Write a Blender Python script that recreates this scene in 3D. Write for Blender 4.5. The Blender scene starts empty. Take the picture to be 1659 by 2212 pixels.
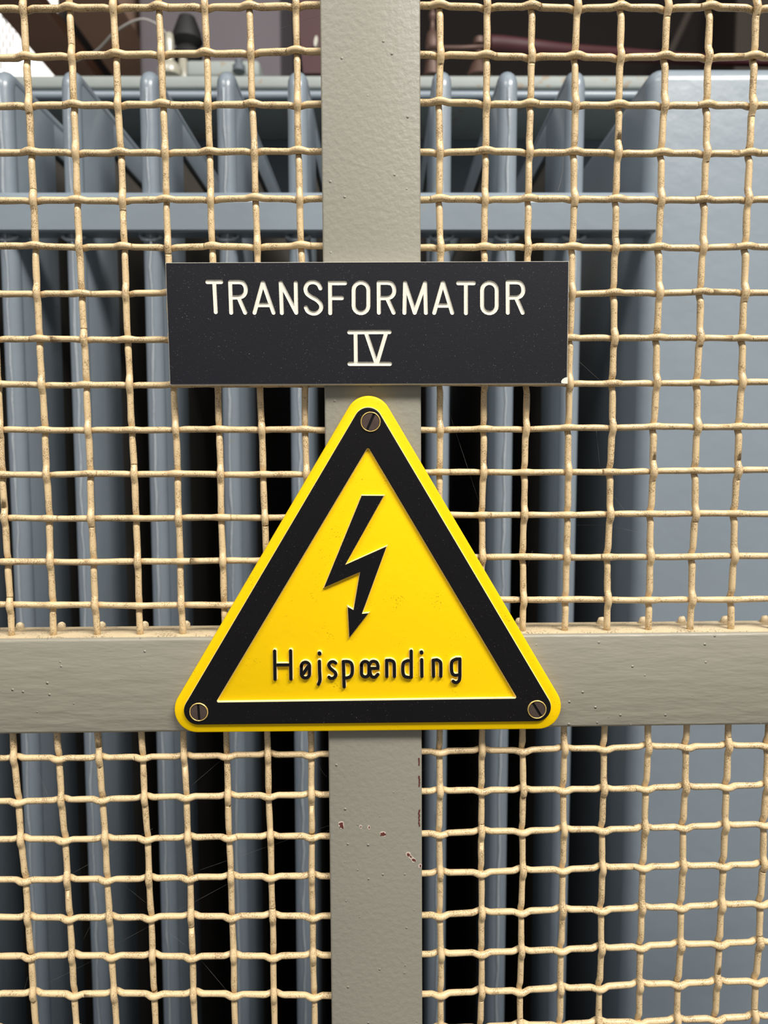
import bpy, bmesh, math, random
from mathutils import Vector, Matrix
random.seed(7)
S = bpy.context.scene
C = S.collection
# ------------------------------------------------------------------ camera
F = 1560.0; CX, CY = 829.5, 1106.0
DC = 0.312; ZC = 1.45; TAN = 0.081
TH = math.atan(TAN); ct, st = math.cos(TH), math.sin(TH)
def P(px, py, Y=0.0):
    """point of the vertical plane y = Y seen at a pixel of the photograph"""
    u = (px-CX)/F; v = -(py-CY)/F
    d = Vector((u, ct+v*st, -st+v*ct))
    t = (Y+DC)/d.y
    return Vector((0, -DC, ZC)) + d*t
cam = bpy.data.cameras.new('camera'); co = bpy.data.objects.new('camera', cam); C.objects.link(co)
co.location = (0, -DC, ZC); co.rotation_euler = (math.pi/2-TH, 0, 0)
cam.sensor_fit = 'VERTICAL'; cam.sensor_height = 36; cam.lens = F/2212*36
cam.clip_start = 0.01; cam.clip_end = 50
cam.dof.use_dof = True; cam.dof.focus_distance = 0.312; cam.dof.aperture_fstop = 12.5
S.camera = co
# ------------------------------------------------------------------ materials
def lin(c):
    return tuple((x/255/12.92 if x/255 <= .04045 else ((x/255+.055)/1.055)**2.4) for x in c)+(1,)
def mat(name, rgb, rough=.5, metal=0, spec=.5, mottle=.08, mscale=60, bump=0, bscale=400, specks=None, speck_scale=900, speck_amt=.5, coat=0, pimples=0, stretch=None, clump=.55):
    m = bpy.data.materials.new(name); m.use_nodes = True
    nt = m.node_tree; N = nt.nodes; L = nt.links
    b = N['Principled BSDF']
    b.inputs['Roughness'].default_value = rough; b.inputs['Metallic'].default_value = metal
    b.inputs['Specular IOR Level'].default_value = spec
    if coat: b.inputs['Coat Weight'].default_value = coat; b.inputs['Coat Roughness'].default_value = .15
    tc = N.new('ShaderNodeTexCoord')
    base = lin(rgb)
    n = N.new('ShaderNodeTexNoise'); n.inputs['Scale'].default_value = mscale; n.inputs['Detail'].default_value = 6
    L.new(tc.outputs['Object'], n.inputs['Vector'])
    mx = N.new('ShaderNodeMix'); mx.data_type = 'RGBA'
    L.new(n.outputs['Fac'], mx.inputs[0])
    mx.inputs[6].default_value = tuple(c*(1-mottle) for c in base[:3])+(1,)
    mx.inputs[7].default_value = tuple(min(1, c*(1+mottle)) for c in base[:3])+(1,)
    out = mx.outputs[2]
    if specks:
        n2 = N.new('ShaderNodeTexNoise'); n2.inputs['Scale'].default_value = speck_scale; n2.inputs['Detail'].default_value = 3
        L.new(tc.outputs['Object'], n2.inputs['Vector'])
        n3 = N.new('ShaderNodeTexNoise'); n3.inputs['Scale'].default_value = speck_scale/14
        L.new(tc.outputs['Object'], n3.inputs['Vector'])
        ad = N.new('ShaderNodeMath'); ad.operation = 'MULTIPLY_ADD'; ad.inputs[1].default_value = clump
        L.new(n3.outputs['Fac'], ad.inputs[0]); L.new(n2.outputs['Fac'], ad.inputs[2])
        r = N.new('ShaderNodeMapRange'); r.inputs['From Min'].default_value = specks[1]; r.inputs['From Max'].default_value = specks[1]+.07
        r.inputs['To Max'].default_value = speck_amt
        L.new(ad.outputs[0], r.inputs['Value'])
        m2 = N.new('ShaderNodeMix'); m2.data_type = 'RGBA'
        L.new(r.outputs[0], m2.inputs[0]); L.new(out, m2.inputs[6]); m2.inputs[7].default_value = lin(specks[0])
        out = m2.outputs[2]
    L.new(out, b.inputs['Base Color'])
    if bump:
        bn = N.new('ShaderNodeTexNoise'); bn.inputs['Scale'].default_value = bscale; bn.inputs['Detail'].default_value = 3
        if stretch:
            mp = N.new('ShaderNodeMapping'); mp.inputs['Scale'].default_value = stretch; L.new(tc.outputs['Object'], mp.inputs[0]); L.new(mp.outputs[0], bn.inputs['Vector'])
        else: L.new(tc.outputs['Object'], bn.inputs['Vector'])
        bp = N.new('ShaderNodeBump'); bp.inputs['Strength'].default_value = 1; bp.inputs['Distance'].default_value = bump
        L.new(bn.outputs['Fac'], bp.inputs['Height'])
        last = bp
        if pimples:
            vo = N.new('ShaderNodeTexVoronoi'); vo.inputs['Scale'].default_value = 190
            L.new(tc.outputs['Object'], vo.inputs['Vector'])
            rr = N.new('ShaderNodeMapRange'); rr.inputs['From Min'].default_value = .13; rr.inputs['From Max'].default_value = .02
            L.new(vo.outputs['Distance'], rr.inputs['Value'])
            sp = N.new('ShaderNodeSeparateColor'); L.new(vo.outputs['Color'], sp.inputs[0])
            gt = N.new('ShaderNodeMath'); gt.operation = 'GREATER_THAN'; gt.inputs[1].default_value = .6
            L.new(sp.outputs[0], gt.inputs[0])
            mu = N.new('ShaderNodeMath'); mu.operation = 'MULTIPLY'; L.new(rr.outputs[0], mu.inputs[0]); L.new(gt.outputs[0], mu.inputs[1])
            b2 = N.new('ShaderNodeBump'); b2.inputs['Distance'].default_value = pimples
            L.new(mu.outputs[0], b2.inputs['Height']); L.new(bp.outputs[0], b2.inputs['Normal']); last = b2
        L.new(last.outputs[0], b.inputs['Normal'])
    return m
M = {}
M['post'] = mat('greige_paint', (144,140,126), .48, mottle=.05, mscale=25, bump=.00022, bscale=420, pimples=.0004)
M['bar'] = mat('greige_paint_brushed', (149,144,129), .42, mottle=.05, mscale=25, bump=.00045, bscale=55, pimples=.0005, stretch=(1,1,4.5))
M['wire'] = mat('cream_paint', (224,196,150), .36, mottle=.06, mscale=70, bump=.00012, bscale=900, specks=((110,82,48), .845), speck_scale=2300, speck_amt=.65)
M['ledge'] = mat('cream_paint_dirty', (208,188,152), .5, mottle=.15, mscale=120, bump=.00025, bscale=500, specks=((90,72,50), .87), speck_scale=1500, speck_amt=.6)
M['yellow'] = mat('yellow_plastic', (255,208,0), .42, spec=.22, mottle=.03, mscale=30, bump=.00006, bscale=400, specks=((120,90,10), .97), speck_scale=1500, speck_amt=.6)
M['cream_edge'] = mat('worn_cream_edge', (244,222,160), .55, mottle=.12, mscale=400, specks=((120,90,50), .92), speck_scale=1800)
M['black'] = mat('black_plastic', (12,10,11), .55, spec=.22, mottle=.25, mscale=80, bump=.00004, bscale=900, specks=((150,145,145), .745), speck_scale=1900, speck_amt=.5, clump=.12)
M['plate'] = mat('black_laminate', (24,24,30), .5, spec=.28, mottle=.15, mscale=40, bump=.00003, bscale=1500, specks=((140,138,145), .745), speck_scale=2000, speck_amt=.5, clump=.12)
M['white'] = mat('white_core', (240,234,218), .5, mottle=.04, mscale=100)
M['fin'] = mat('blue_grey_enamel', (134,145,154), .34, mottle=.07, mscale=14, bump=.0006, bscale=40, coat=.3, specks=((150,140,118), 1.03), speck_scale=60, speck_amt=.35)
M['rim'] = mat('dusty_enamel', (150,156,152), .6, mottle=.12, mscale=25, bump=.0004, bscale=60, specks=((150,115,70), .93), speck_scale=90, speck_amt=.5)
M['tank'] = mat('tank_enamel', (96,104,110), .6, mottle=.2, mscale=8)
M['fin_inner'] = mat('brown_grey_enamel', (92,86,78), .8, mottle=.25, mscale=20)  # darker, browner enamel for the recessed fin sheets
M['weld'] = mat('weld_enamel', (168,176,182), .25, mottle=.1, mscale=50, bump=.0006, bscale=200, coat=.4)
M['screw'] = mat('bronzed_screw', (105,88,80), .42, metal=.7, mottle=.25, mscale=300, bump=.00005, bscale=600)
M['slot'] = mat('slot_dark_brown', (30,22,16), .8)  # dark brown floor of the screw slots
M['brass'] = mat('brass_rim', (225,190,110), .35, metal=.4, mottle=.3, mscale=500)
M['chip'] = mat('red_primer', (95,42,35), .7, mottle=.4, mscale=900)
M['chip_edge'] = mat('chip_edge', (205,190,175), .6)
M['dark'] = mat('dark_brown_wall', (21,14,12), .9, mottle=.2, mscale=3)
M['ceil'] = mat('brown_soffit', (190,158,138), .9, mottle=.2, mscale=5)
M['column'] = mat('grey_column', (124,117,122), .8, mottle=.1, mscale=5)
M['beam'] = mat('brown_beam', (66,58,52), .8, mottle=.15, mscale=5)
M['porcelain'] = mat('porcelain', (170,166,150), .3, coat=.5)
M['copper'] = mat('dull_copper', (88,66,57), .5, metal=.3, mottle=.2)
M['red'] = mat('red_sleeve', (60,14,20), .6, mottle=.15)
M['rubber'] = mat('black_rubber', (26,25,25), .6)
M['cable'] = mat('white_cable', (170,165,160), .5)
M['web'] = mat('cobweb_silk', (140,136,132), .5)
def emit(name, rgb, s):
    m = bpy.data.materials.new(name); m.use_nodes = True
    b = m.node_tree.nodes['Principled BSDF']; b.inputs['Base Color'].default_value = (.8,.8,.8,1)
    b.inputs['Emission Color'].default_value = lin(rgb); b.inputs['Emission Strength'].default_value = s
    return m
# ------------------------------------------------------------------ helpers
def obj(name, bm, m, parent=None, smooth=False, sharp=None):
    me = bpy.data.meshes.new(name); bmesh.ops.recalc_face_normals(bm, faces=bm.faces[:]); bm.to_mesh(me); bm.free()
    for mm in (m if isinstance(m, list) else [m]): me.materials.append(mm)
    if smooth:
        me.shade_smooth()
        if sharp is not None: me.set_sharp_from_angle(angle=math.radians(sharp))
    o = bpy.data.objects.new(name, me); C.objects.link(o)
    if parent is not None:
        o.parent = parent; o.matrix_parent_inverse = Matrix.Translation(parent.matrix_world.translation).inverted() if parent.type == 'EMPTY' and parent.parent is None else Matrix()
        if parent.type != 'EMPTY' or parent.parent is not None: o.matrix_parent_inverse = ROOTINV.get(root_of(parent).name, Matrix())
    return o
ROOTINV = {}
def root_of(o):
    while o.parent: o = o.parent
    return o
def tag(o, label=None, cat=None, group=None, kind=None):
    if label: o['label'] = label
    if cat: o['category'] = cat
    if group: o['group'] = group
    if kind: o['kind'] = kind
    return o
def thing(name, label, cat, loc, group=None):
    o = bpy.data.objects.new(name, None); C.objects.link(o); o.location = loc; o.empty_display_size = .02
    ROOTINV[o.name] = Matrix.Translation(Vector(loc)).inverted()
    return tag(o, label, cat, group)
def link(name, bm, m, parent=None, smooth=False, sharp=None):
    """meshes are written in world coordinates and hung under their parent"""
    me = bpy.data.meshes.new(name); bmesh.ops.recalc_face_normals(bm, faces=bm.faces[:])
    if parent is not None:
        T = ROOTINV[root_of(parent).name]
        bmesh.ops.transform(bm, matrix=T, verts=bm.verts[:])
    bm.to_mesh(me); bm.free()
    for mm in (m if isinstance(m, list) else [m]): me.materials.append(mm)
    if smooth:
        me.shade_smooth()
        if sharp is not None: me.set_sharp_from_angle(angle=math.radians(sharp))
    o = bpy.data.objects.new(name, me); C.objects.link(o)
    if parent is not None: o.parent = parent
    return o
def box(bm, x0, x1, y0, y1, z0, z1, bev=0, seg=2):
    r = bmesh.ops.create_cube(bm, size=1)
    for v in r['verts']:
        v.co = Vector((x0+(v.co.x+.5)*(x1-x0), y0+(v.co.y+.5)*(y1-y0), z0+(v.co.z+.5)*(z1-z0)))
    if bev:
        es = list({e for v in r['verts'] for e in v.link_edges})
        bmesh.ops.bevel(bm, geom=es, offset=bev, segments=seg, profile=.5, affect='EDGES')
def hexa(bm, pts, bev=0, seg=2):
    """8 points: front quad (tl,tr,br,bl) then back quad"""
    vs = [bm.verts.new(p) for p in pts]
    fs = [(0,1,2,3),(4,7,6,5),(0,4,5,1),(1,5,6,2),(2,6,7,3),(3,7,4,0)]
    faces = [bm.faces.new([vs[i] for i in f]) for f in fs]
    if bev:
        es = list({e for f in faces for e in f.edges})
        bmesh.ops.bevel(bm, geom=es, offset=bev, segments=seg, profile=.5, affect='EDGES')
def tube(bm, pts, rad, sides=10, cap=True, squash=1.0):
    """round tube through points; rad number or list"""
    pts = [Vector(p) for p in pts]; n = len(pts); rings = []
    up = Vector((0,-1,0))
    t0 = (pts[1]-pts[0]).normalized()
    if abs(t0.dot(up)) > .95: up = Vector((1,0,0))
    a = (up - t0*up.dot(t0)).normalized()
    for i, p in enumerate(pts):
        t = (pts[min(i+1, n-1)]-pts[max(i-1, 0)]).normalized()
        a = (a - t*a.dot(t)).normalized(); b = t.cross(a)
        r = rad[i] if isinstance(rad, (list, tuple)) else rad
        rings.append([bm.verts.new(p + (a*math.cos(2*math.pi*k/sides)*squash + b*math.sin(2*math.pi*k/sides))*r) for k in range(sides)])
    for i in range(n-1):
        for k in range(sides):
            bm.faces.new((rings[i][k], rings[i][(k+1)%sides], rings[i+1][(k+1)%sides], rings[i+1][k]))
    if cap:
        bm.faces.new(rings[0][::-1]); bm.faces.new(rings[-1])
def prism(bm, loop_top, y_top, loop_bot, y_bot, mtop=0, mside=1):
    """front face polygon (x,z) at y_top, base polygon at y_bot, side walls between"""
    a = [bm.verts.new((x, y_top, z)) for x, z in loop_top]; b = [bm.verts.new((x, y_bot, z)) for x, z in loop_bot]
    f = bm.faces.new(a); f.material_index = mtop
    n = len(a)
    for i in range(n):
        g = bm.faces.new((a[i], a[(i+1)%n], b[(i+1)%n], b[i])); g.material_index = mside
    g = bm.faces.new(b[::-1]); g.material_index = mside
def offset(loop, d):
    """grow (d>0) a closed polygon of (x,z) with mitred corners"""
    n = len(loop); A = sum(loop[i][0]*loop[(i+1)%n][1]-loop[(i+1)%n][0]*loop[i][1] for i in range(n))
    s = 1 if A > 0 else -1; out = []
    for i in range(n):
        p0, p1, p2 = Vector(loop[i-1]), Vector(loop[i]), Vector(loop[(i+1)%n])
        e1 = (p1-p0).normalized(); e2 = (p2-p1).normalized()
        n1 = Vector((e1.y, -e1.x))*s; n2 = Vector((e2.y, -e2.x))*s
        m = (n1+n2); m = m.normalized() if m.length > 1e-6 else n1
        k = d/max(m.dot(n1), .45)
        out.append((p1.x+m.x*k, p1.y+m.y*k))
    return out
def stroke(pts, w, capn=7):
    """outline polygon of a polyline of (x,z) with round caps"""
    P_ = [Vector(p) for p in pts]; n = len(P_); L, R = [], []
    for i in range(n):
        if 0 < i < n-1:
            e1 = (P_[i]-P_[i-1]).normalized(); e2 = (P_[i+1]-P_[i]).normalized()
        elif i == 0: e1 = e2 = (P_[1]-P_[0]).normalized()
        else: e1 = e2 = (P_[-1]-P_[-2]).normalized()
        n1 = Vector((-e1.y, e1.x)); n2 = Vector((-e2.y, e2.x)); m = (n1+n2).normalized()
        k = w/2/max(m.dot(n1), .5)
        L.append(P_[i]+m*k); R.append(P_[i]-m*k)
    out = L[:]
    e = (P_[-1]-P_[-2]).normalized(); a0 = math.atan2(e.x, -e.y)
    a0 = math.atan2(L[-1].y-P_[-1].y, L[-1].x-P_[-1].x)
    for j in range(1, capn): a = a0-math.pi*j/capn; out.append(P_[-1]+Vector((math.cos(a), math.sin(a)))*w/2)
    out += R[::-1]
    a0 = math.atan2(R[0].y-P_[0].y, R[0].x-P_[0].x)
    for j in range(1, capn): a = a0-math.pi*j/capn; out.append(P_[0]+Vector((math.cos(a), math.sin(a)))*w/2)
    return [(v.x, v.y) for v in out]
def fillet(corners, r, seg=12):
    out = []; n = len(corners)
    for i in range(n):
        p0, p1, p2 = Vector(corners[i-1]), Vector(corners[i]), Vector(corners[(i+1)%n])
        a = (p0-p1).normalized(); b = (p2-p1).normalized(); half = a.angle(b)/2
        t = r/math.tan(half); c = p1+(a+b).normalized()*(r/math.sin(half))
        s = p1+a*t; e = p1+b*t
        a0 = math.atan2(s.y-c.y, s.x-c.x); a1 = math.atan2(e.y-c.y, e.x-c.x)
        d = (a1-a0+math.pi)%(2*math.pi)-math.pi
        out += [(c.x+r*math.cos(a0+d*k/seg), c.y+r*math.sin(a0+d*k/seg)) for k in range(seg+1)]
    return out
def smoothpath(pts, n=6, closed=False):
    """Catmull-Rom through 2-D or 3-D points"""
    P_ = [Vector(p) for p in pts]; out = []; N_ = len(P_)
    rng = range(N_ if closed else N_-1)
    for i in rng:
        g = (lambda k: P_[k % N_]) if closed else (lambda k: P_[min(max(k, 0), N_-1)])
        p0, p1, p2, p3 = g(i-1), g(i), g(i+1), g(i+2)
        for k in range(n):
            t = k/n
            out.append(.5*((2*p1)+(p2-p0)*t+(2*p0-5*p1+4*p2-p3)*t*t+(3*p1-p0-3*p2+p3)*t**3))
    if not closed: out.append(P_[-1])
    return out
# ------------------------------------------------------------------ the mesh fence
fence = thing('mesh_fence', 'grey painted steel fence frame filled with cream crimped wire mesh, in front of the transformer', 'fence', (0, .01, 0))
YW = .0055                                   # plane of the woven wire
# upright post
def edge(p0, p1, Y, z):
    a, b = P(*p0, Y), P(*p1, Y); t = (z-a.z)/(b.z-a.z); return a.x+(b.x-a.x)*t
bm = bmesh.new()
ZT, ZB = 2.15, .02
l1 = edge((690.5,0),(716,2212),0,ZT); l0 = edge((690.5,0),(716,2212),0,ZB); r1 = edge((908,0),(912.5,2212),0,ZT); r0 = edge((908,0),(912.5,2212),0,ZB)
hexa(bm, [(l1,.0005,ZT),(r1,.0005,ZT),(r0,.0005,ZB),(l0,.0005,ZB),(l1,.024,ZT),(r1,.024,ZT),(r0,.024,ZB),(l0,.024,ZB)], .0009, 3)
post = link('upright_post', bm, M['post'], fence, True, 40)
# crossbar
bm = bmesh.new()
def zat(p0, p1, Y, x):
    a, b = P(*p0, Y), P(*p1, Y); t = (x-a.x)/(b.x-a.x); return a.z+(b.z-a.z)*t
XL, XR = -.36, .36
tl = zat((0,1382),(1659,1367),0,XL); tr = zat((0,1382),(1659,1367),0,XR); bl = zat((0,1587),(1659,1566.5),0,XL); br = zat((0,1587),(1659,1566.5),0,XR)
hexa(bm, [(XL,0,tl),(XR,0,tr),(XR,0,br),(XL,0,bl),(XL,.022,tl),(XR,.022,tr),(XR,.022,br),(XL,.022,bl)], .0014, 3)
bar = link('crossbar', bm, M['bar'], fence, True, 40)
# chipped paint on the post
def blob(bm, px, py, w, h, Y, mi, n=14, jag=.35, rot=0):
    pts = []
    for k in range(n):
        a = 2*math.pi*k/n; r = 1+random.uniform(-jag, jag)
        x, y = math.cos(a)*w/2*r, math.sin(a)*h/2*r
        pts.append(P(px+x*math.cos(rot)-y*math.sin(rot), py+x*math.sin(rot)+y*math.cos(rot), Y))
    f = bm.faces.new([bm.verts.new(p) for p in pts]); f.material_index = mi
    e = bmesh.ops.extrude_face_region(bm, geom=[f])
    for v in e['geom']:
        if isinstance(v, bmesh.types.BMVert): v.co.y += .0006
bm = bmesh.new()
for px, py, w, h, rot in [(737,1782,9,14,-.3),(827,1802,11,8,.1),(882,1846,8,6,.6),(893,1858,9,6,.7),(887,1851,5,4,0),(779,1786,2.5,4,0),(797,1787,2.5,5,0),
        (907.5,1871,3,6,0)]:
    blob(bm, px, py, w+4, h+4, .00040, 1, jag=.2, rot=rot); blob(bm, px+.5, py, w, h, .00030, 0, rot=rot)
for py in [1640,1645,1651,1679,1684,1690,1697,1752,1757,1762,1766,1771,1778,1783]:
    blob(bm, 905.5+random.uniform(-.8,.8), py, 3.2, 6.5, .00032, 0)
chip = link('chipped_paint', bm, [M['chip'], M['chip_edge']], post); chip['label'] = 'dark red primer showing through chips in the paint'
# cream ledge the upper mesh is clamped to, with wire stubs
bm = bmesh.new()
def zt(x): return tl+(tr-tl)*(x-XL)/(XR-XL)
hexa(bm, [(XL,.0022,zt(XL)+.0006),(XR,.0022,zt(XR)+.0006),(XR,.0022,zt(XR)-.006),(XL,.0022,zt(XL)-.006),
          (XL,.021,zt(XL)+.0006),(XR,.021,zt(XR)+.0006),(XR,.021,zt(XR)-.006),(XL,.021,zt(XL)-.006)], .0006, 2)
ledge = link('clamping_strip', bm, M['ledge'], fence, True, 40); ledge['label'] = 'dirty cream painted clamping strip behind the crossbar'
for px in [-50,43,133,220,313,403,1122,1300,1390,1474,1567,1653,1745]:
    p = P(px, 1355, .017); z = zt(p.x)
    bm = bmesh.new()
    tube(bm, [(p.x-.0005,.0175,z-.002),(p.x-.0003,.0175,z+.0012),(p.x,.0172,z+.0026),(p.x+.0004,.0165,z+.0034)], [.0017,.0019,.0017,.0007], 12)
    link('wire_stub', bm, M['ledge'], ledge, True, 60)
# woven panels: rows and columns as read off the photograph, laid on the plane of the mesh
R_W = .00142; AMP = .0014
def bump1(d, w=.0046):
    d = abs(d)/w
    return 0 if d >= 1 else (math.cos(math.pi*d)+1)/2
def panel(label, vcols, yref, rows, xref, zlo, zhi, xlo, xhi, par, latz=.0002):
    """vcols: (x at yref0, x at yref1); rows: (y at xref0, y at xref1)"""
    root = bpy.data.objects.new('mesh_panel', None); C.objects.link(root); root.parent = fence; root.empty_display_size = .02
    root['label'] = label
    V = [(P(a, yref[0], YW), P(b, yref[1], YW)) for a, b in vcols]
    H = [(P(xref[0], a, YW), P(xref[1], b, YW)) for a, b in rows]
    def vx(i, z): a, b = V[i]; return a.x+(b.x-a.x)*(z-a.z)/(b.z-a.z)
    def hz(j, x): a, b = H[j]; return a.z+(b.z-a.z)*(x-a.x)/(b.x-a.x)
    def cross(i, j):
        z = hz(j, 0.0)
        for _ in range(4): x = vx(i, z); z = hz(j, x)
        return x, z
    X = [[cross(i, j) for j in range(len(H))] for i in range(len(V))]
    def run(lo, hi, knots, vertical, pos, sgn):
        s = set([lo, hi]); k = lo
        while k < hi: s.add(k); k += .0045
        for c in knots:
            for q in range(-6, 7):
                u = c+q*.0008
                if lo < u < hi: s.add(u)
        pts, rad = [], []
        ph = random.uniform(0, 6); ph2 = random.uniform(0, 6)
        for u in sorted(s):
            off = 0; rr = 1.0; lat = 0
            for n_, c in enumerate(knots):
                g = bump1(u-c); off += g*sgn[n_]
                if sgn[n_] > 0: rr += .10*g
                else: rr -= .05*g
                if vertical: lat += g*sgn[n_]*.00022
                else: lat += g*sgn[n_]*latz
            w1 = .00022*math.sin(u*45+ph)+.00012*math.sin(u*150+ph2)
            y = YW-AMP*off+.0001*math.sin(u*90+ph2)
            if vertical: pts.append((pos(u)+w1+lat, y, u))
            else: pts.append((u, y, pos(u)+w1+lat))
            rad.append(R_W*rr*(1+.035*math.sin(u*400+ph)+.02*math.sin(u*1100+ph2)))
        return pts, rad
    for i in range(len(V)):
        kn = [X[i][j][1] for j in range(len(H))]; sg = [1 if (i+j+par) % 2 == 0 else -1 for j in range(len(H))]
        o = sorted(zip(kn, sg)); kn = [a for a, _ in o]; sg = [b for _, b in o]
        pts, rad = run(zlo(vx(i, (ZC))), zhi(vx(i, ZC)), kn, True, lambda z: vx(i, z), sg)
        bm = bmesh.new(); tube(bm, pts, rad, 10); link('vertical_wire', bm, M['wire'], root, True)
    for j in range(len(H)):
        kn = [X[i][j][0] for i in range(len(V))]; sg = [-1 if (i+j+par) % 2 == 0 else 1 for i in range(len(V))]
        o = sorted(zip(kn, sg)); kn = [a for a, _ in o]; sg = [b for _, b in o]
        pts, rad = run(xlo, xhi, kn, False, lambda x: hz(j, x), sg)
        bm = bmesh.new(); tube(bm, pts, rad, 10); link('horizontal_wire', bm, M['wire'], root, True)
    return root
def ext(vals, before, after):
    """continue a list of (a,b) pairs at the pitch of its ends"""
    a = list(vals); d0 = (a[1][0]-a[0][0], a[1][1]-a[0][1]); d1 = (a[-1][0]-a[-2][0], a[-1][1]-a[-2][1])
    pre = [(a[0][0]-d0[0]*k, a[0][1]-d0[1]*k) for k in range(before, 0, -1)]
    return pre+a+[(a[-1][0]+d1[0]*k, a[-1][1]+d1[1]*k) for k in range(1, after+1)]
pl, pr = l1*.5+l0*.5, r1*.5+r0*.5
ul_v = ext(list(zip([-46,52,150,247,344,442.5,540,638.5],[11,105,198.5,293,386,479,571,664.5])), 4, 0)
ul_h = ext(list(zip([20,124,229,330,433,533,634,733,831,928,1025,1119,1213,1307],[12.5,111,225,328,430,533,634,733,831,929,1024,1119,1212,1306])), 3, 0)
ur_v = ext(list(zip([950,1051.5,1148.5,1246.5,1341,1440,1534,1632.5],[951,1042.5,1132.5,1225,1316.5,1407.5,1499,1588.5])), 0, 5)
ur_h = ext(list(zip([14,120,223.5,329,431,535,634,732,829,927.5,1021,1112,1204,1297],[18.5,125,229,331,431,533.5,632.5,730,826.5,921.5,1016.5,1110,1201.5,1294])), 3, 0)
ll_v = ext(list(zip([-58,34,129,216,310,400,491.5,580,671.5],[-9,77.5,165,251.5,336.5,421.5,507.5,593.5,679])), 3, 0)
ll_h = ext(list(zip([1637.5,1729,1812.5,1900,1981.5,2065,2145],[1630,1716,1806.5,1892.5,1978.5,2064,2149])), 0, 3)
lr_v = ext(list(zip([950,1041,1129,1217.5,1304,1395,1480,1569,1655],[951.5,1039,1125,1211.5,1295,1381.5,1465,1550,1633.5])), 0, 4)
lr_h = ext(list(zip([1622,1709,1800,1885,1975,2060,2145,2222],[1610,1697.5,1781,1866,1951.5,2035,2117.5,2196])), 0, 2)
zup = 1.45+.268
panel('upper panel of cream crimped wire left of the post', ul_v, (20,1115), ul_h, (60,650), lambda x: zt(x)-.0005, lambda x: zup, XL, pl+.012, 0)
panel('upper panel of cream crimped wire right of the post', ur_v, (15,1110), ur_h, (950,1625), lambda x: zt(x)-.0005, lambda x: zup, pr-.012, XR, 0)
zb_ = 1.45-.335
def zbar(x): return bl+(br-bl)*(x-XL)/(XR-XL)
panel('lower panel of cream crimped wire left of the post', ll_v, (1655,2205), ll_h, (60,670), lambda x: zb_, lambda x: zbar(x)+.012, XL, pl+.012, 0, -.0005)
panel('lower panel of cream crimped wire right of the post', lr_v, (1699,2125), lr_h, (950,1640), lambda x: zb_, lambda x: zbar(x)+.012, pr-.012, XR, 1, -.0005)
# ------------------------------------------------------------------ name plate
YP = -.0042
def q2(px, py, Y): p = P(px, py, Y); return (p.x, p.z)
cor = [q2(355.8,565.8,YP), q2(1230.4,562.8,YP), q2(1226.8,829,YP), q2(365.8,832,YP)]
cen = P(795, 700, YP)
np_ = thing('name_plate', 'black rectangular plate engraved TRANSFORMATOR IV in white, above the yellow warning triangle', 'sign', (cen.x, 0, cen.z))
bm = bmesh.new()
prism(bm, offset(cor, -.00015), YP+.0006, cor, -.0004, 0, 0)
core = link('core_layer', bm, M['white'], np_); core['label'] = 'pale core layer showing at the plate edges'
k5 = 1/3.6065
def c5(x, y): return q2(340+x*k5, 550+y*k5, YP)
def c6(x, y): return q2(780+x*k5, 550+y*k5, YP)
def stad(f, x0, x1, y0, y1, n=9):
    r = (x1-x0)/2; cx = (x0+x1)/2; pts = []
    for k in range(n+1): a = math.pi-math.pi*k/n; pts.append((cx+r*math.cos(a), y0+r-r*math.sin(a)))
    for k in range(n+1): a = -math.pi*k/n; pts.append((cx+r*math.cos(a), y1-r-r*math.sin(a)))
    return [f(*p) for p in pts]
def sm(f, pts, n=4): return [tuple(v) for v in smoothpath([f(*p) for p in pts], n)]
def ln(f, *pts): return [f(*p) for p in pts]
def Rl(f, x, y0=214, dx=0):
    return [ln(f, (x,y0), (x+dx*.6,452)),
            ln(f, (x,y0),(x+75,y0)) [:1]+sm(f, [(x+70,y0),(x+100,y0+8),(x+119,y0+38),(x+120,y0+78),(x+100,y0+108),(x+68,y0+119)])+[f(x+dx*.3,y0+120)],
            ln(f, (x+66,y0+121),(x+117,452))]
letters = []
letters.append([ln(c5,(390,213),(497,213)), ln(c5,(443,213),(455,447))])
letters.append(Rl(c5,567,214,14))
letters.append([ln(c5,(757,452),(820,220)), ln(c5,(824,220),(905,452)), ln(c5,(782,393),(884,393))])
letters.append([ln(c5,(970,454),(961,220)), ln(c5,(961,220),(1082,452)), ln(c5,(1082,452),(1078,220))])
letters.append([sm(c5,[(1270,262),(1252,229),(1215,214),(1175,224),(1154,262),(1165,302),(1200,330),(1240,352),(1273,388),(1273,425),(1243,454),(1205,457),(1172,440),(1157,412)])])
letters.append([ln(c5,(1347,455),(1345,222),(1462,222)), ln(c5,(1346,338),(1438,338))])
letters.append([stad(c5,1529,1644,217,455)])
letters.append(Rl(c6,137,219,3))
letters.append([ln(c6,(338,453),(343,220)), ln(c6,(343,220),(418,452)), ln(c6,(418,452),(499,220)), ln(c6,(499,220),(505,453))])
letters.append([ln(c6,(570,453),(636,220)), ln(c6,(640,220),(710,453)), ln(c6,(596,397),(688,397))])
letters.append([ln(c6,(757,222),(878,222)), ln(c6,(817,222),(817,455))])
letters.append([stad(c6,943,1057,219,455)])
letters.append(Rl(c6,1142,215,2))
letters.append([[c5(1495,605), c6(222,603)], [c5(1497,851), c6(225,851)], ln(c5,(1544,605),(1547,850)), ln(c6,(38,607),(120,849)), ln(c6,(124,849),(196,607))])
SW = 8.6*.0002*(DC+YP)/DC
faceplate = bmesh.new()
inner = offset(cor, -.00045)
a = [faceplate.verts.new((x, YP, z)) for x, z in inner]; b = [faceplate.verts.new((x, YP+.00075, z)) for x, z in inner]
faceplate.faces.new(a); faceplate.faces.new(b[::-1])
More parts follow.
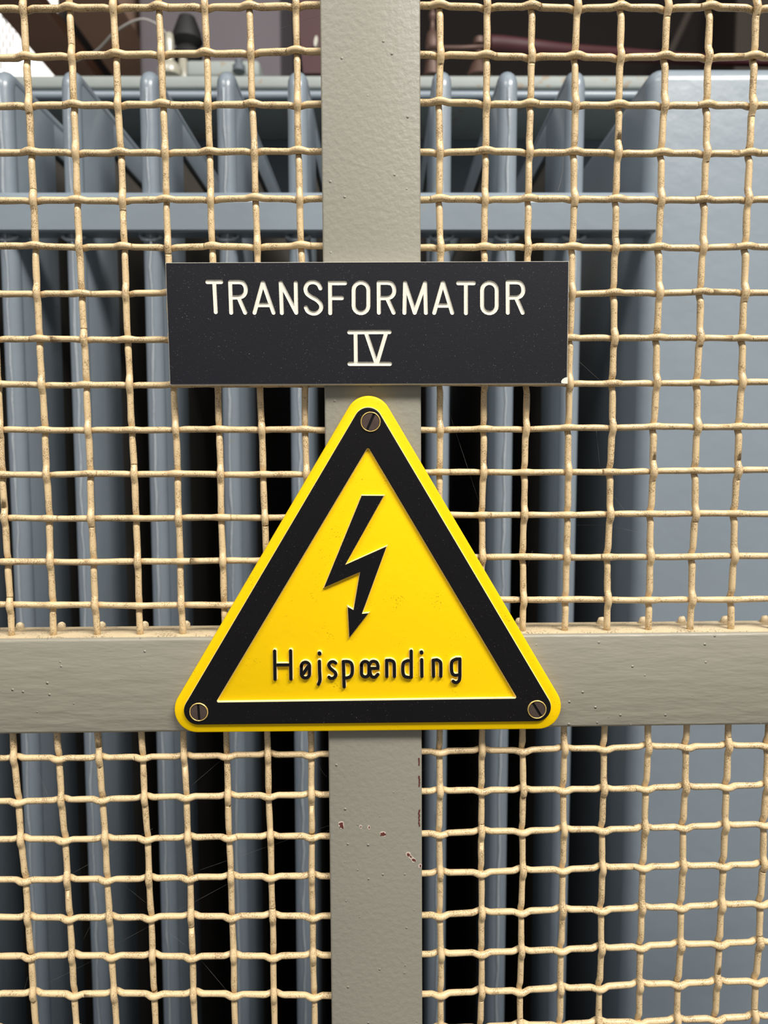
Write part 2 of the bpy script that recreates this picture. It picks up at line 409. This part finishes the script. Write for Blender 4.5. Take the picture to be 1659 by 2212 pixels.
for i in range(4): faceplate.faces.new((a[i], a[(i+1)%4], b[(i+1)%4], b[i]))
face = link('engraved_face', faceplate, [M['plate'], M['white']], np_)
T = ROOTINV['name_plate']
def closed_ring(pts, w):
    return offset(pts, w/2), offset(pts, -w/2)
ok = True
nbefore = len(face.data.polygons)
for gi, strokes in enumerate(letters):
    for si, s in enumerate(strokes):
        cb = bmesh.new(); w = SW; d = .00034+.00002*((si+gi) % 3)
        closed = len(s) > 15 and (Vector(s[0])-Vector(s[-1])).length < .03 and len(strokes) == 1 and gi in (6, 11)
        y0, y1 = YP-.0002, YP+d
        if closed:
            o_, i_ = offset(s, w*.53), offset(s, -w*.53)
            n = len(s)
            vo = [[cb.verts.new((x, y, z)) for x, z in lp] for lp, y in ((o_, y0), (offset(s, w*.42), y1), (i_, y0), (offset(s, -w*.42), y1))]
            for k in range(n):
                j = (k+1) % n
                cb.faces.new((vo[0][k], vo[0][j], vo[1][j], vo[1][k])); cb.faces.new((vo[2][j], vo[2][k], vo[3][k], vo[3][j]))
                cb.faces.new((vo[0][j], vo[0][k], vo[2][k], vo[2][j])); cb.faces.new((vo[1][k], vo[1][j], vo[3][j], vo[3][k]))
        else:
            prism(cb, stroke(s, w*1.06), y0, stroke(s, w*.84), y1, 0, 0)
        for f in cb.faces: f.material_index = 1
        cut = link('cutter', cb, [M['plate'], M['white']], np_)
        md = face.modifiers.new('cut', 'BOOLEAN'); md.operation = 'DIFFERENCE'; md.solver = 'EXACT'; md.object = cut
        dg = bpy.context.evaluated_depsgraph_get(); dg.update()
        me = bpy.data.meshes.new_from_object(face.evaluated_get(dg))
        face.modifiers.clear(); bpy.data.objects.remove(cut)
        if len(me.polygons) > 5: face.data = me
print('engraved face polygons', nbefore, len(face.data.polygons))
# the pale engraved strokes become a part of their own
src = face.data
wi = [i for i, m_ in enumerate(src.materials) if m_ and m_.name == 'white_core']
ba = bmesh.new(); ba.from_mesh(src); bb = ba.copy()
bmesh.ops.delete(ba, geom=[f for f in ba.faces if f.material_index in wi], context='FACES')
bmesh.ops.delete(bb, geom=[f for f in bb.faces if f.material_index not in wi], context='FACES')
ba.to_mesh(src); ba.free()
ml = bpy.data.meshes.new('engraved_lettering'); bb.to_mesh(ml); bb.free(); ml.materials.clear(); ml.materials.append(M['white'])
for p_ in ml.polygons: p_.material_index = 0
lo = bpy.data.objects.new('engraved_lettering', ml); C.objects.link(lo); lo.parent = np_; lo['label'] = 'white engraved words TRANSFORMATOR IV'
# chipped lower right corner
bm = bmesh.new()
pts = [(1226.6,815),(1221,815.5),(1215,819),(1212,824),(1213,827.5),(1219,828.5),(1226.4,828.6)]
prism(bm, [q2(x,y,YP-.0001) for x,y in pts], YP-.0001, [q2(x,y,YP-.0001) for x,y in pts], YP+.0006, 0, 0)
ch = link('chipped_corner', bm, M['white'], np_)
# ------------------------------------------------------------------ warning triangle
YS = -.0034; HR = .0013
ws = thing('warning_sign', 'yellow triangular warning sign with black border and lightning arrow, screwed over post and crossbar', 'sign', tuple(P(795,1300,0)*1.0))
ws_c = P(795,1300,0)
def L2(p, q): return Vector(p), Vector(q)
def inter(a, b):
    (p, q), (r, s) = a, b
    d1, d2 = q-p, s-r; den = d1.x*d2.y-d1.y*d2.x
    t = ((r.x-p.x)*d2.y-(r.y-p.y)*d2.x)/den
    return p+d1*t
def off(l, dpx):
    p, q = l; d = (q-p).normalized(); n = Vector((-d.y, d.x)); return p+n*dpx, q+n*dpx
lf, rt, bt = L2((422.7,1440),(699.8,969.2)), L2((909,998),(1170,1440)), L2((1142,1576.5),(427,1583.5))
def tri(l, r, b): return [inter(l, r), inter(r, b), inter(b, l)]
outer_c = tri(lf, rt, bt)
def pxloop(c, r, Y): return [q2(x, y, Y) for x, y in fillet([(v.x, v.y) for v in c], r, 14)]
outer = pxloop(outer_c, 50, YS)
bm = bmesh.new()
back = pxloop(outer_c, 50, YS)
# rounded rim: three rings
rings = [(offset(outer, -.0009), YS), (offset(outer, -.0003), YS+.0003), (outer, YS+.0010), (outer, -.0005)]
vs = [[bm.verts.new((x, y, z)) for x, z in lp] for lp, y in rings]
bm.faces.new(vs[0]); bm.faces.new(vs[-1][::-1]); n = len(outer)
for a_, b_ in zip(vs, vs[1:]):
    for i in range(n): bm.faces.new((a_[i], a_[(i+1)%n], b_[(i+1)%n], b_[i]))
link('sign_board', bm, M['yellow'], ws, True, 35)
sgn_in = -1
c2 = tri(off(lf, 21.5), off(rt, 22.5), off(bt, 17.5))
if abs(c2[0].y-outer_c[0].y) and c2[0].y < outer_c[0].y: c2 = tri(off(lf, -21.5), off(rt, -22.5), off(bt, -17.5))
bo = pxloop(c2, 31, YS-HR)
inn_px = [(795,965.5),(1117,1508.5),(466.7,1517)]
inn = fillet([q2(x, y, YS-HR) for x, y in inn_px], .0006, 14)
# match vertex counts: both loops have 3*15 vertices, starting at the apex
bm = bmesh.new()
n = len(bo)
yT, yB = YS-HR, YS+.0002
def ringv(lp, y): return [bm.verts.new((x, y, z)) for x, z in lp]
bo_top, bo_b1, bo_b2 = ringv(offset(bo, -.0004), yT), ringv(offset(bo, -.0001), yT+.00015), ringv(offset(bo, .0003), yB)
in_top, in_b2 = ringv(offset(inn, .0004), yT), ringv(offset(inn, -.0004), yB)
in_b1 = ringv(offset(inn, .0001), yT+.00012)
for i in range(n):
    j = (i+1) % n
    for A_, B_, mi in ((bo_top, in_top, 0), (bo_top, bo_b1, 0), (bo_b1, bo_b2, 1), (in_top, in_b1, 0), (in_b1, in_b2, 1)):
        try: f = bm.faces.new((A_[i], A_[j], B_[j], B_[i])); f.material_index = mi
        except ValueError: pass
bmesh.ops.remove_doubles(bm, verts=bm.verts[:], dist=1e-7)
link('border', bm, [M['black'], M['cream_edge']], ws)
# lightning arrow
kb = 1/6.145
bolt_px = [(745,188),(1037,190),(527,1106),(1075,862),(748,1757),(835,1748),(581,2075),(561,1665),(637,1706),(724,1201),(246,1408)]
bolt = [q2(660+x*kb, 1040+y*kb, YS-HR) for x, y in bolt_px]
bm = bmesh.new()
prism(bm, bolt, YS-HR, offset(bolt, .00045), YS+.0002, 0, 1)
link('lightning_arrow', bm, [M['black'], M['cream_edge']], ws)
# lettering
k3 = 1/6.9125
def d3(x, y): return q2(560+x*k3, 1380+y*k3, YS-HR)
def d4(x, y): return q2(780+x*k3, 1380+y*k3, YS-HR)
W = 7.3*.0002
def ell(f, cx, cy, rx, ry, n=20): return [f(cx+rx*math.cos(2*math.pi*k/n), cy+ry*math.sin(2*math.pi*k/n)) for k in range(n+1)]
word = [
 [ln(d3,(230,182),(236,604)), ln(d3,(468,178),(473,600)), ln(d3,(240,390),(465,388))],
 [stad(d3,630,750,348,584)+[d3(630,408)], ln(d3,(655,525),(728,412))],
 [ln(d3,(899,213),(901,223)), sm(d3,[(898,335),(901,480),(907,610),(885,678)],5)],
 [sm(d3,[(1140,362),(1110,342),(1068,348),(1040,385),(1052,428),(1090,465),(1132,502),(1142,545),(1110,584),(1065,590),(1042,572)])],
 [ln(d3,(1256,338),(1268,715)), [d3(1256,338)]+sm(d3,[(1310,337),(1360,352),(1387,405),(1387,510),(1360,562),(1310,582),(1266,582)])],
 [stad(d4,6,118,337,568)+[d4(6,393)], sm(d4,[(128,380),(150,346),(185,335),(230,350),(250,395),(250,440)])+ln(d4,(130,442)), sm(d4,[(132,440),(138,520),(165,565),(210,570),(250,530)])],
 [ln(d4,(382,320),(384,562)), [d4(382,323)]+sm(d4,[(430,318),(478,338),(495,390),(497,562)])],
 [ln(d4,(748,182),(750,572)), [d4(748,328)]+sm(d4,[(700,324),(645,348),(625,400),(625,500),(648,556),(700,574),(748,574)])],
 [ln(d4,(901,198),(903,208)), ln(d4,(905,310),(908,560))],
 [ln(d4,(1078,318),(1082,560)), [d4(1078,318)]+sm(d4,[(1130,312),(1172,334),(1190,382),(1190,560)])],
 [[d4(1475,298)]+sm(d4,[(1475,560),(1465,620),(1430,650),(1400,650),(1375,632)]), [d4(1475,300)]+sm(d4,[(1425,300),(1368,328),(1350,380),(1353,480),(1372,528),(1410,545),(1440,540)])],
]
for g in word:
    bm = bmesh.new()
    for k, s in enumerate(g):
        dot = len(s) == 2 and (Vector(s[0])-Vector(s[1])).length < .0006
        w_ = W*1.15 if dot else W
        prism(bm, stroke(s, w_), YS-HR+.00001*k, stroke(s, w_+.00075), YS+.0002, 0, 1)
    link('raised_letter', bm, [M['black'], M['cream_edge']], ws)
# screws
for (px, py, r, a) in [(800.5,911.4,18.6,math.radians(66)),(429.3,1538.3,18.0,math.radians(93)),(1160,1532.8,18.0,math.radians(122))]:
    c = P(px, py, yT-.0001); r = r*.0002*(DC+yT)/DC
    bm = bmesh.new(); seg = 40
    def ring(rr, y, jit=0): return [bm.verts.new((c.x+(rr+random.uniform(-jit,jit))*math.cos(2*math.pi*k/seg), y, c.z+(rr+random.uniform(-jit,jit))*math.sin(2*math.pi*k/seg))) for k in range(seg)]
    R1, R2, R3, R4 = ring(r*1.02, yT+.0002), ring(r*1.05, yT-.00045), ring(r*1.13, yT-.0004, r*.02), ring(r*1.2, yT+.0003, r*.02)
    for A_, B_ in ((R1,R2),(R2,R3),(R3,R4)):
        for k in range(seg): bm.faces.new((A_[k], A_[(k+1)%seg], B_[(k+1)%seg], B_[k]))
    ringo = bm
    # head split by a real slot: two half discs and a lower floor
    bmh = bmesh.new(); dx, dz = math.cos(a), math.sin(a)
    for s in (-1, 1):
        pts = []
        h = r*.13
        a_lim = math.asin(h/r)
        for k in range(17):
            t = a_lim+(math.pi-2*a_lim)*k/16
            u, v = r*math.cos(t), s*r*math.sin(t)
            pts.append((c.x+u*dx-v*dz, c.z+u*dz+v*dx))
        prism(bmh, offset(pts, -.00008), yT-.0003, pts, yT+.0006, 0, 0)
    sc = link('screw', bmh, M['screw'], ws); sc['label'] = 'slotted bronze screw head'
    link('screw_hole_rim', ringo, M['brass'], sc, True)
    bmf = bmesh.new()
    pts = [(c.x+r*.99*math.cos(2*math.pi*k/24), c.z+r*.99*math.sin(2*math.pi*k/24)) for k in range(24)]
    prism(bmf, pts, yT+.0002, pts, yT+.0007, 0, 0); link('screw_slot', bmf, M['slot'], sc)
# ------------------------------------------------------------------ transformer
YF = .6-DC                                   # front of the fins
def W2(px, py=980, d=.6): p = P(px, py, d-DC); return p
trf = thing('transformer', 'blue-grey transformer with upright cooling fins and a flat belt across them, behind the mesh', 'transformer', (0, .7, 0))
ztop = P(830, 153, YF+.010).z; zbot = .35
fins = [(-148,-106),(8,48),(151,190),(315,353),(477,516),(626,668),(779,820),(931,972),(1070,1111),(1213,1253)]
fx = [((P(a, 900, YF).x), (P(b, 900, YF).x)) for a, b in fins]
pitch = fx[2][0]-fx[1][0]
fx = [(fx[0][0]-2*pitch, fx[0][1]-2*pitch), (fx[0][0]-pitch, fx[0][1]-pitch)]+fx
DEPTH = .46
for (a, b) in fx:
    r = (b-a)/2; cx = (a+b)/2; bm = bmesh.new()
    y0 = YF+r; path = []
    path.append((cx, y0, zbot)); 
    for k in range(12): path.append((cx, y0, zbot+(ztop-r-.009-zbot)*(k+1)/12))
    for k in range(1, 7):
        t = math.pi/2*k/6; path.append((cx, y0+.006*(1-math.cos(t)), ztop-r-.009+.009*math.sin(t)))
    path.append((cx, y0+DEPTH*.5, ztop-r)); path.append((cx, YF+DEPTH, ztop-r))
    tube(bm, path, r, 20)
    fin = link('cooling_fin', bm, M['fin'], trf, True, 50)
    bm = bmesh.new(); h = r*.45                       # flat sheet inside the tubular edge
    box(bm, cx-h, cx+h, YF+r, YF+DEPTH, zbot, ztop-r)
    link('fin_sheet', bm, M['fin_inner'], fin)
    bm = bmesh.new(); h = r*.96; box(bm, cx-h, cx+h, YF+r, YF+r+.075, zbot, ztop-r, .003, 2)
    link('fin_front', bm, M['fin'], fin, True, 40)
    bm = bmesh.new()                                   # raised flange under the top edge
    h2 = r*.93
    hexa(bm, [(cx-h2,YF+r*1.2,ztop-r*1.0),(cx+h2,YF+r*1.2,ztop-r*1.0),(cx+h2,YF+r*1.2,ztop-.036),(cx-h2,YF+r*1.2,ztop-.036),
              (cx-h2,YF+DEPTH,ztop-r*1.0),(cx+h2,YF+DEPTH,ztop-r*1.0),(cx+h2,YF+DEPTH,ztop-.036),(cx-h2,YF+DEPTH,ztop-.036)], .003, 2)
    link('top_flange', bm, M['fin'], fin, True, 40)
    bm = bmesh.new()                                   # weld seam down the front
    pts = [(cx+random.uniform(-.0009,.0009), YF-.0002, zbot+(ztop-.018-zbot)*k/90) for k in range(91)]
    tube(bm, pts, [.0012*random.uniform(.5,1.3) for _ in pts], 8)
    link('weld_seam', bm, M['weld'], fin, True)
# belt
bm = bmesh.new()
zb1, zb2, zb3 = P(830,414,YF-.004).z, P(830,436,YF-.008).z, P(830,500,YF-.008).z
xr = P(1416, 470, YF-.006).x
prof = [(YF+.004,zb1),(YF-.0015,zb1),(YF-.0075,zb2+.002),(YF-.008,zb2),(YF-.008,zb3+.0015),(YF-.0065,zb3),(YF+.010,zb3)]
va = [bm.verts.new((-.75, y, z)) for y, z in prof]; vb = [bm.verts.new((xr, y, z)) for y, z in prof]
bm.faces.new(va); bm.faces.new(vb[::-1])
for i in range(len(prof)): j = (i+1)%len(prof); bm.faces.new((va[i], va[j], vb[j], vb[i]))
belt = link('bracing_belt', bm, M['fin'], trf)
# weld beads where fins meet the belt
for (a, b) in fx[1:]:
    bm = bmesh.new(); cx = (a+b)/2; r = (b-a)/2
    pts = [(cx+r*1.15*math.cos(t), YF-.0005+.003*(1-abs(math.sin(t))), zb3-.0005-.004*abs(math.sin(t))) for t in [math.pi*k/14 for k in range(15)]]
    tube(bm, pts, [.0016*random.uniform(.7,1.3) for _ in pts], 8); link('weld_bead', bm, M['weld'], belt, True)
# broad flat panel at the right
bm = bmesh.new()
xp = P(1382, 900, YF).x; zpt = P(1500, 150, YF+.009).z
box(bm, xp, xp+.42, YF+.0, YF+DEPTH, zbot, zpt, .013, 6)
pan = link('end_panel', bm, M['fin'], trf, True, 40); pan['label'] = 'broad flat blue-grey panel at the right'
# cover rim behind the fins and the tank below it
YR = 1.02-DC
z1, z2, z3, z4 = P(830,162,YR).z, P(830,191,YR).z, P(830,194,YR).z, P(830,214,YR).z
bm = bmesh.new(); box(bm, -.9, .62, YR, YR+.30, z2, z1, .004, 3); link('cover_rim', bm, M['rim'], trf, True, 40)
bm = bmesh.new(); rr = (z3-z4)/2; tube(bm, [(-.9, YR+rr-.002, z4+rr),(.62, YR+rr-.002, z4+rr)], rr, 20); link('rim_pipe', bm, M['fin'], trf, True, 60)
bm = bmesh.new(); box(bm, -.9, .62, YR+.16, YR+.6, 0.0, z2-.001); bm.verts.ensure_lookup_table(); tank = link('tank', bm, M['tank'], trf)
# bushings on the cover
def lathe(bm, cx, cy, prof, seg=20):
    rings = [[bm.verts.new((cx+r*math.cos(2*math.pi*k/seg), cy+r*math.sin(2*math.pi*k/seg), z)) for k in range(seg)] for r, z in prof]
    for A_, B_ in zip(rings, rings[1:]):
        for k in range(seg): bm.faces.new((A_[k], A_[(k+1)%seg], B_[(k+1)%seg], B_[k]))
    bm.faces.new(rings[0][::-1]); bm.faces.new(rings[-1])
YB = 1.15-DC
def pxs(px, Y): return P(px, 100, Y).x
def pz(py, Y): return P(830, py, Y).z
mm = (YB+DC)/F
bm = bmesh.new(); cx = pxs(366, YB)
lathe(bm, cx, YB, [(22*mm,pz(165,YB)),(24*mm,pz(150,YB)),(17*mm,pz(138,YB)),(9*mm,pz(132,YB)),(9*mm,pz(122,YB)),(10*mm,pz(90,YB)),(8*mm,pz(74,YB)),(3*mm,pz(70,YB))])
bu = link('bushing', bm, M['porcelain'], trf, True, 50); bu['label'] = 'pale porcelain bushing standing on the cover'
bm = bmesh.new(); cx = pxs(395, YB+.05)
lathe(bm, cx, YB+.05, [(16*mm,pz(168,YB)),(17*mm,pz(130,YB)),(12*mm,pz(110,YB)),(9*mm,pz(90,YB)),(3*mm,pz(84,YB))])
link('bushing', bm, M['porcelain'], trf, True, 50)
bm = bmesh.new()
lathe(bm, pxs(405,YB+.08), YB+.08, [(12*mm,pz(90,YB)),(30*mm,pz(70,YB)),(33*mm,pz(55,YB)),(20*mm,pz(40,YB)),(34*mm,pz(25,YB)),(30*mm,pz(5,YB)),(18*mm,pz(-30,YB))])
tm = link('terminal_boot', bm, M['rubber'], trf, True, 50); tm['label'] = 'black rubber boot above the porcelain bushings'
# low box with bolts left of the post
bm = bmesh.new(); box(bm, pxs(400,YB), pxs(560,YB), YB, YB+.1, pz(166,YB), pz(128,YB), .006, 3); link('cover_box', bm, M['rim'], trf, True, 40)
bm = bmesh.new(); lathe(bm, pxs(516,YB-.01), YB-.012, [(13*mm,pz(164,YB)),(13*mm,pz(152,YB)),(8*mm,pz(150,YB)),(8*mm,pz(140,YB)),(2*mm,pz(138,YB))]); link('filler_cap', bm, M['tank'], trf, True, 50)
# right: copper terminal
bm = bmesh.new(); cx = pxs(934, YB)
lathe(bm, cx, YB, [(18*mm,pz(165,YB)),(13*mm,pz(118,YB)),(14*mm,pz(112,YB)),(15*mm,pz(95,YB)),(11*mm,pz(72,YB)),(6*mm,pz(66,YB)),(5*mm,pz(45,YB)),(8*mm,pz(40,YB)),(8*mm,pz(30,YB)),(4*mm,pz(24,YB)),(4*mm,pz(-10,YB))])
link('copper_terminal', bm, M['copper'], trf, True, 50)
bm = bmesh.new(); lathe(bm, pxs(1035,YB), YB, [(27*mm,pz(168,YB)),(20*mm,pz(150,YB)),(14*mm,pz(132,YB)),(10*mm,pz(122,YB)),(7*mm,pz(100,YB)),(13*mm,pz(97,YB)),(12*mm,pz(84,YB)),(4*mm,pz(80,YB))]); link('bushing', bm, M['copper'], trf, True, 50)
bm = bmesh.new(); tube(bm, [P(920,104,YB-.02),P(1000,104,YB-.02),P(1068,100,YB-.02)], 5*mm, 12); link('connecting_rod', bm, M['copper'], trf, True)
bm = bmesh.new()
bo_ = [bm.verts.new(P(x,y,YB+.02)) for x,y in [(640,-40),(700,-40),(700,158),(655,158),(645,60)]]
f = bm.faces.new(bo_); e = bmesh.ops.extrude_face_region(bm, geom=[f])
for v in e['geom']:
    if isinstance(v, bmesh.types.BMVert): v.co.y += .04
bk = link('support_bracket', bm, M['red'], trf); bk['label'] = 'dark red bracket standing beside the post'
bm = bmesh.new(); c = P(681,82,YB); seg = 18
fr = [(c.x+3.6*mm*math.cos(2*math.pi*k/seg)+1.6*mm*math.sin(2*math.pi*k/seg), c.z+11*mm*math.sin(2*math.pi*k/seg)) for k in range(seg)]
prism(bm, fr, YB+.008, offset(fr,.001), YB+.021, 0, 0); link('pale_tag', bm, M['porcelain'], bk)
# red cable
bm = bmesh.new()
pts = smoothpath([P(1058,98,YB-.02),P(1075,98,YB-.02),P(1140,104,YB-.02),P(1220,112,YB+.0),P(1330,118,YB+.04),P(1430,124,YB+.08),P(1560,131,YB+.12),P(1750,136,YB+.14)], 6)
n = len(pts); tube(bm, pts, [mm*(7 if i == 0 else (18 if i < n*.2 else 18-9*(i-n*.2)/(n*.8))) for i in range(n)], 16)
tag(link('power_cable', bm, M['red'], None, True), 'thick dark red power cable lying across the transformer top, right of the post', 'cable')
bm = bmesh.new()
pts = smoothpath([P(150,136,YB+.1),P(205,112,YB+.06),P(250,68,YB+.02),P(300,42,YB),P(335,50,YB),P(352,66,YB),P(362,76,YB)], 8)
tube(bm, pts, 2.2*mm, 10)
tag(link('thin_cable', bm, M['cable'], None, True), 'thin pale cable arching up to the porcelain bushing at the upper left', 'cable')
# cobweb strands on the mesh
web = thing('cobweb', 'fine cobweb strands strung across the wire mesh', 'cobweb', (0, .012, 1.4))
bm = bmesh.new()
strands = [((549,79),(690,34)),((955,845),(1035,1085)),((1250,780),(1305,830)),((1288,930),(1296,1010)),((1316,1060),(1355,1110)),((1240,1134),(1310,1136),(1380,1150)),
 ((410,1700),(480,1640)),((150,1890),(330,1790)),((260,1905),(315,1950)),((250,2040),(500,1905)),((430,1880),(720,1780)),((100,2125),(250,2050)),((360,2010),(410,2050)),((435,2075),(490,2140)),((1140,1222),(1150,1190)),((180,2030),(200,1990)),((682,1640),(697,1668),(706,1678)),((690,1805),(716,1790)),((912,1665),(1000,1610)),((75,1650),(125,1770)),((0,2160),(45,2150),(60,2110))]
for s in strands:
    Y = .0085
    tube(bm, smoothpath([P(*p, Y+random.uniform(-.001,.001)) for p in s], 4), .000022, 5)
o = link('strand', bm, M['web'], web, True); o['kind'] = 'stuff'
bm = bmesh.new(); tube(bm, smoothpath([P(1217,338,.02),P(1215,372,.02),P(1205,415,.02)], 6), .00009, 5); tube(bm, smoothpath([P(1217,338,.02),P(1216,332,.011),P(1218,329,.0075)],4), .00009, 5)
tag(link('loose_hair', bm, M['web'], None, True), 'pale loose hair hanging from the mesh right of the post', 'hair')
# ------------------------------------------------------------------ the cell around the transformer
def st_(name, bm, m): return tag(link(name, bm, m), kind='structure')
CE = ZC+1.22
bm = bmesh.new(); box(bm, -3, 3, -1.5, 3.2, -.1, 0); st_('floor', bm, M['dark'])
bm = bmesh.new(); box(bm, -3, 3, 2.2, 2.3, 0, ZC+2.0); st_('wall_back', bm, M['dark'])
bm = bmesh.new(); box(bm, -3.1, -3, .3, 2.3, 0, ZC+2.0); st_('wall_left', bm, M['dark'])
bm = bmesh.new(); box(bm, 1.9, 2.0, .3, 2.3, 0, ZC+2.0); st_('wall_right', bm, M['dark'])
bm = bmesh.new(); box(bm, -3, 3, .5, 2.3, ZC+1.9, ZC+2.0); st_('ceiling', bm, M['dark'])
H_ = 1.2
bm = bmesh.new(); box(bm, -.72*H_, -.59*H_, 1.0, 2.19, ZC+H_, ZC+H_+.3); st_('trim_1', bm, M['ceil'])
# grey column
yc = 2.1-DC
bm = bmesh.new(); box(bm, P(300,60,yc).x, P(606,60,yc).x, yc, yc+.3, 0, ZC+1.9, .01); st_('trim_2', bm, M['column'])
yc = 2.3-DC
bm = bmesh.new(); box(bm, P(1590,60,yc).x, P(1720,60,yc).x, yc, yc+.2, 0, ZC+1.9, .01); st_('trim_3', bm, M['beam'])
bm = bmesh.new(); tube(bm, [P(1440,130,yc),P(1520,-40,yc)], .012, 10)
st_('conduit', bm, M['beam'])  # thin slanting conduit, free at both ends
# perforated cable tray overhead
tr_ = thing('cable_tray', 'brown perforated cable tray overhead beside the bright window at the upper left', 'cable tray', (-.8*H_, 1.5, ZC+H_))
bm = bmesh.new()
xa, xb = -.875*H_, -.767*H_; ya, yb = 1.0, 2.19
nx, ny = 14, 130
step = (yb-ya)/ny
zt_ = ZC+H_
for i in range(nx+1): x = xa+(xb-xa)*i/nx; box(bm, x-.0016, x+.0016, ya, yb, zt_, zt_+.004)
for j in range(ny+1): y = ya+step*j; box(bm, xa, xb, y-.0018, y+.0018, zt_, zt_+.004)
link('perforated_base', bm, M['ceil'], tr_)
bm = bmesh.new(); box(bm, xa, xb, ya, yb, zt_+.035, zt_+.04); link('tray_cover', bm, M['ceil'], tr_)
for x in (xa, xb-.004):
    bm = bmesh.new(); box(bm, x, x+.004, ya, yb, zt_+.0045, zt_+.0345); link('side_rail', bm, M['ceil'], tr_)
# bright window on the back wall with a wire screen
yw = 2.16
bm = bmesh.new(); box(bm, P(-330,60,yw).x, P(118,60,yw).x, yw+.02, yw+.03, P(0,157,yw).z, P(0,-90,yw).z); wn = st_('window_1', bm, emit('daylight_pane', (255,252,245), 1.5))
bm = bmesh.new()
x0, x1, z0_, z1_ = P(-330,60,yw).x, P(118,60,yw).x, P(0,157,yw).z, P(0,-90,yw).z
for k in range(-24, 30):
    sx = x0+k*.022
    for s in (1, -1):
        a_ = sx if s == 1 else sx+(z1_-z0_)*.5; b_ = sx+(z1_-z0_)*.5 if s == 1 else sx
        if min(a_, b_) < x0 or max(a_, b_) > x1: continue
        tube(bm, [(a_, yw, z0_), (b_, yw, z1_)], .0018, 5)
sc = link('window_screen', bm, M['column']); sc.parent = wn; sc['label'] = 'fine wire screen over the bright pane'
# ------------------------------------------------------------------ light
def area(name, loc, size, power, col=(1,.96,.9), target=None, sy=None):
    l = bpy.data.lights.new(name, 'AREA'); l.energy = power; l.color = col; l.size = size
    if sy: l.shape = 'RECTANGLE'; l.size_y = sy
    o = bpy.data.objects.new(name, l); C.objects.link(o); o.location = loc
    if target: o.rotation_euler = (Vector(target)-Vector(loc)).to_track_quat('-Z', 'Y').to_euler()
    return o
area('ceiling_or_fill_lamp', (1.05, -1.35, ZC+2.1), 1.3, 92, (1,.965,.91), (.0, .1, ZC-.3), .4)
area('ceiling_or_fill_lamp', (-.9, -1.35, ZC+2.1), 1.3, 30, (1,.965,.91), (.0, .1, ZC-.3), .4)  # added fill light from the left to even out the brightness
area('cell_lamp', (.05, .10, ZC+1.3), 1.0, 1.2, (.95,.97,1), (.0, .22, ZC-.3), .12)
pl_ = bpy.data.lights.new('rear_fill_light', 'POINT'); pl_.energy = 1.6; pl_.color = (1,.85,.72); pl_.shadow_soft_size = .08  # added light hidden behind the fins, lifts the brown soffit and tray
po_ = bpy.data.objects.new('rear_fill_light', pl_); C.objects.link(po_); po_.location = (-.95, 1.75, ZC+.45)
w = bpy.data.worlds.new('World'); S.world = w; w.use_nodes = True
bg = w.node_tree.nodes['Background']; bg.inputs[0].default_value = (.95,.97,1,1); bg.inputs[1].default_value = .27
S.view_settings.view_transform = 'Standard'; S.view_settings.look = 'None'; S.view_settings.gamma = 1
S.view_settings.use_curve_mapping = False; S.view_settings.exposure = 0.14
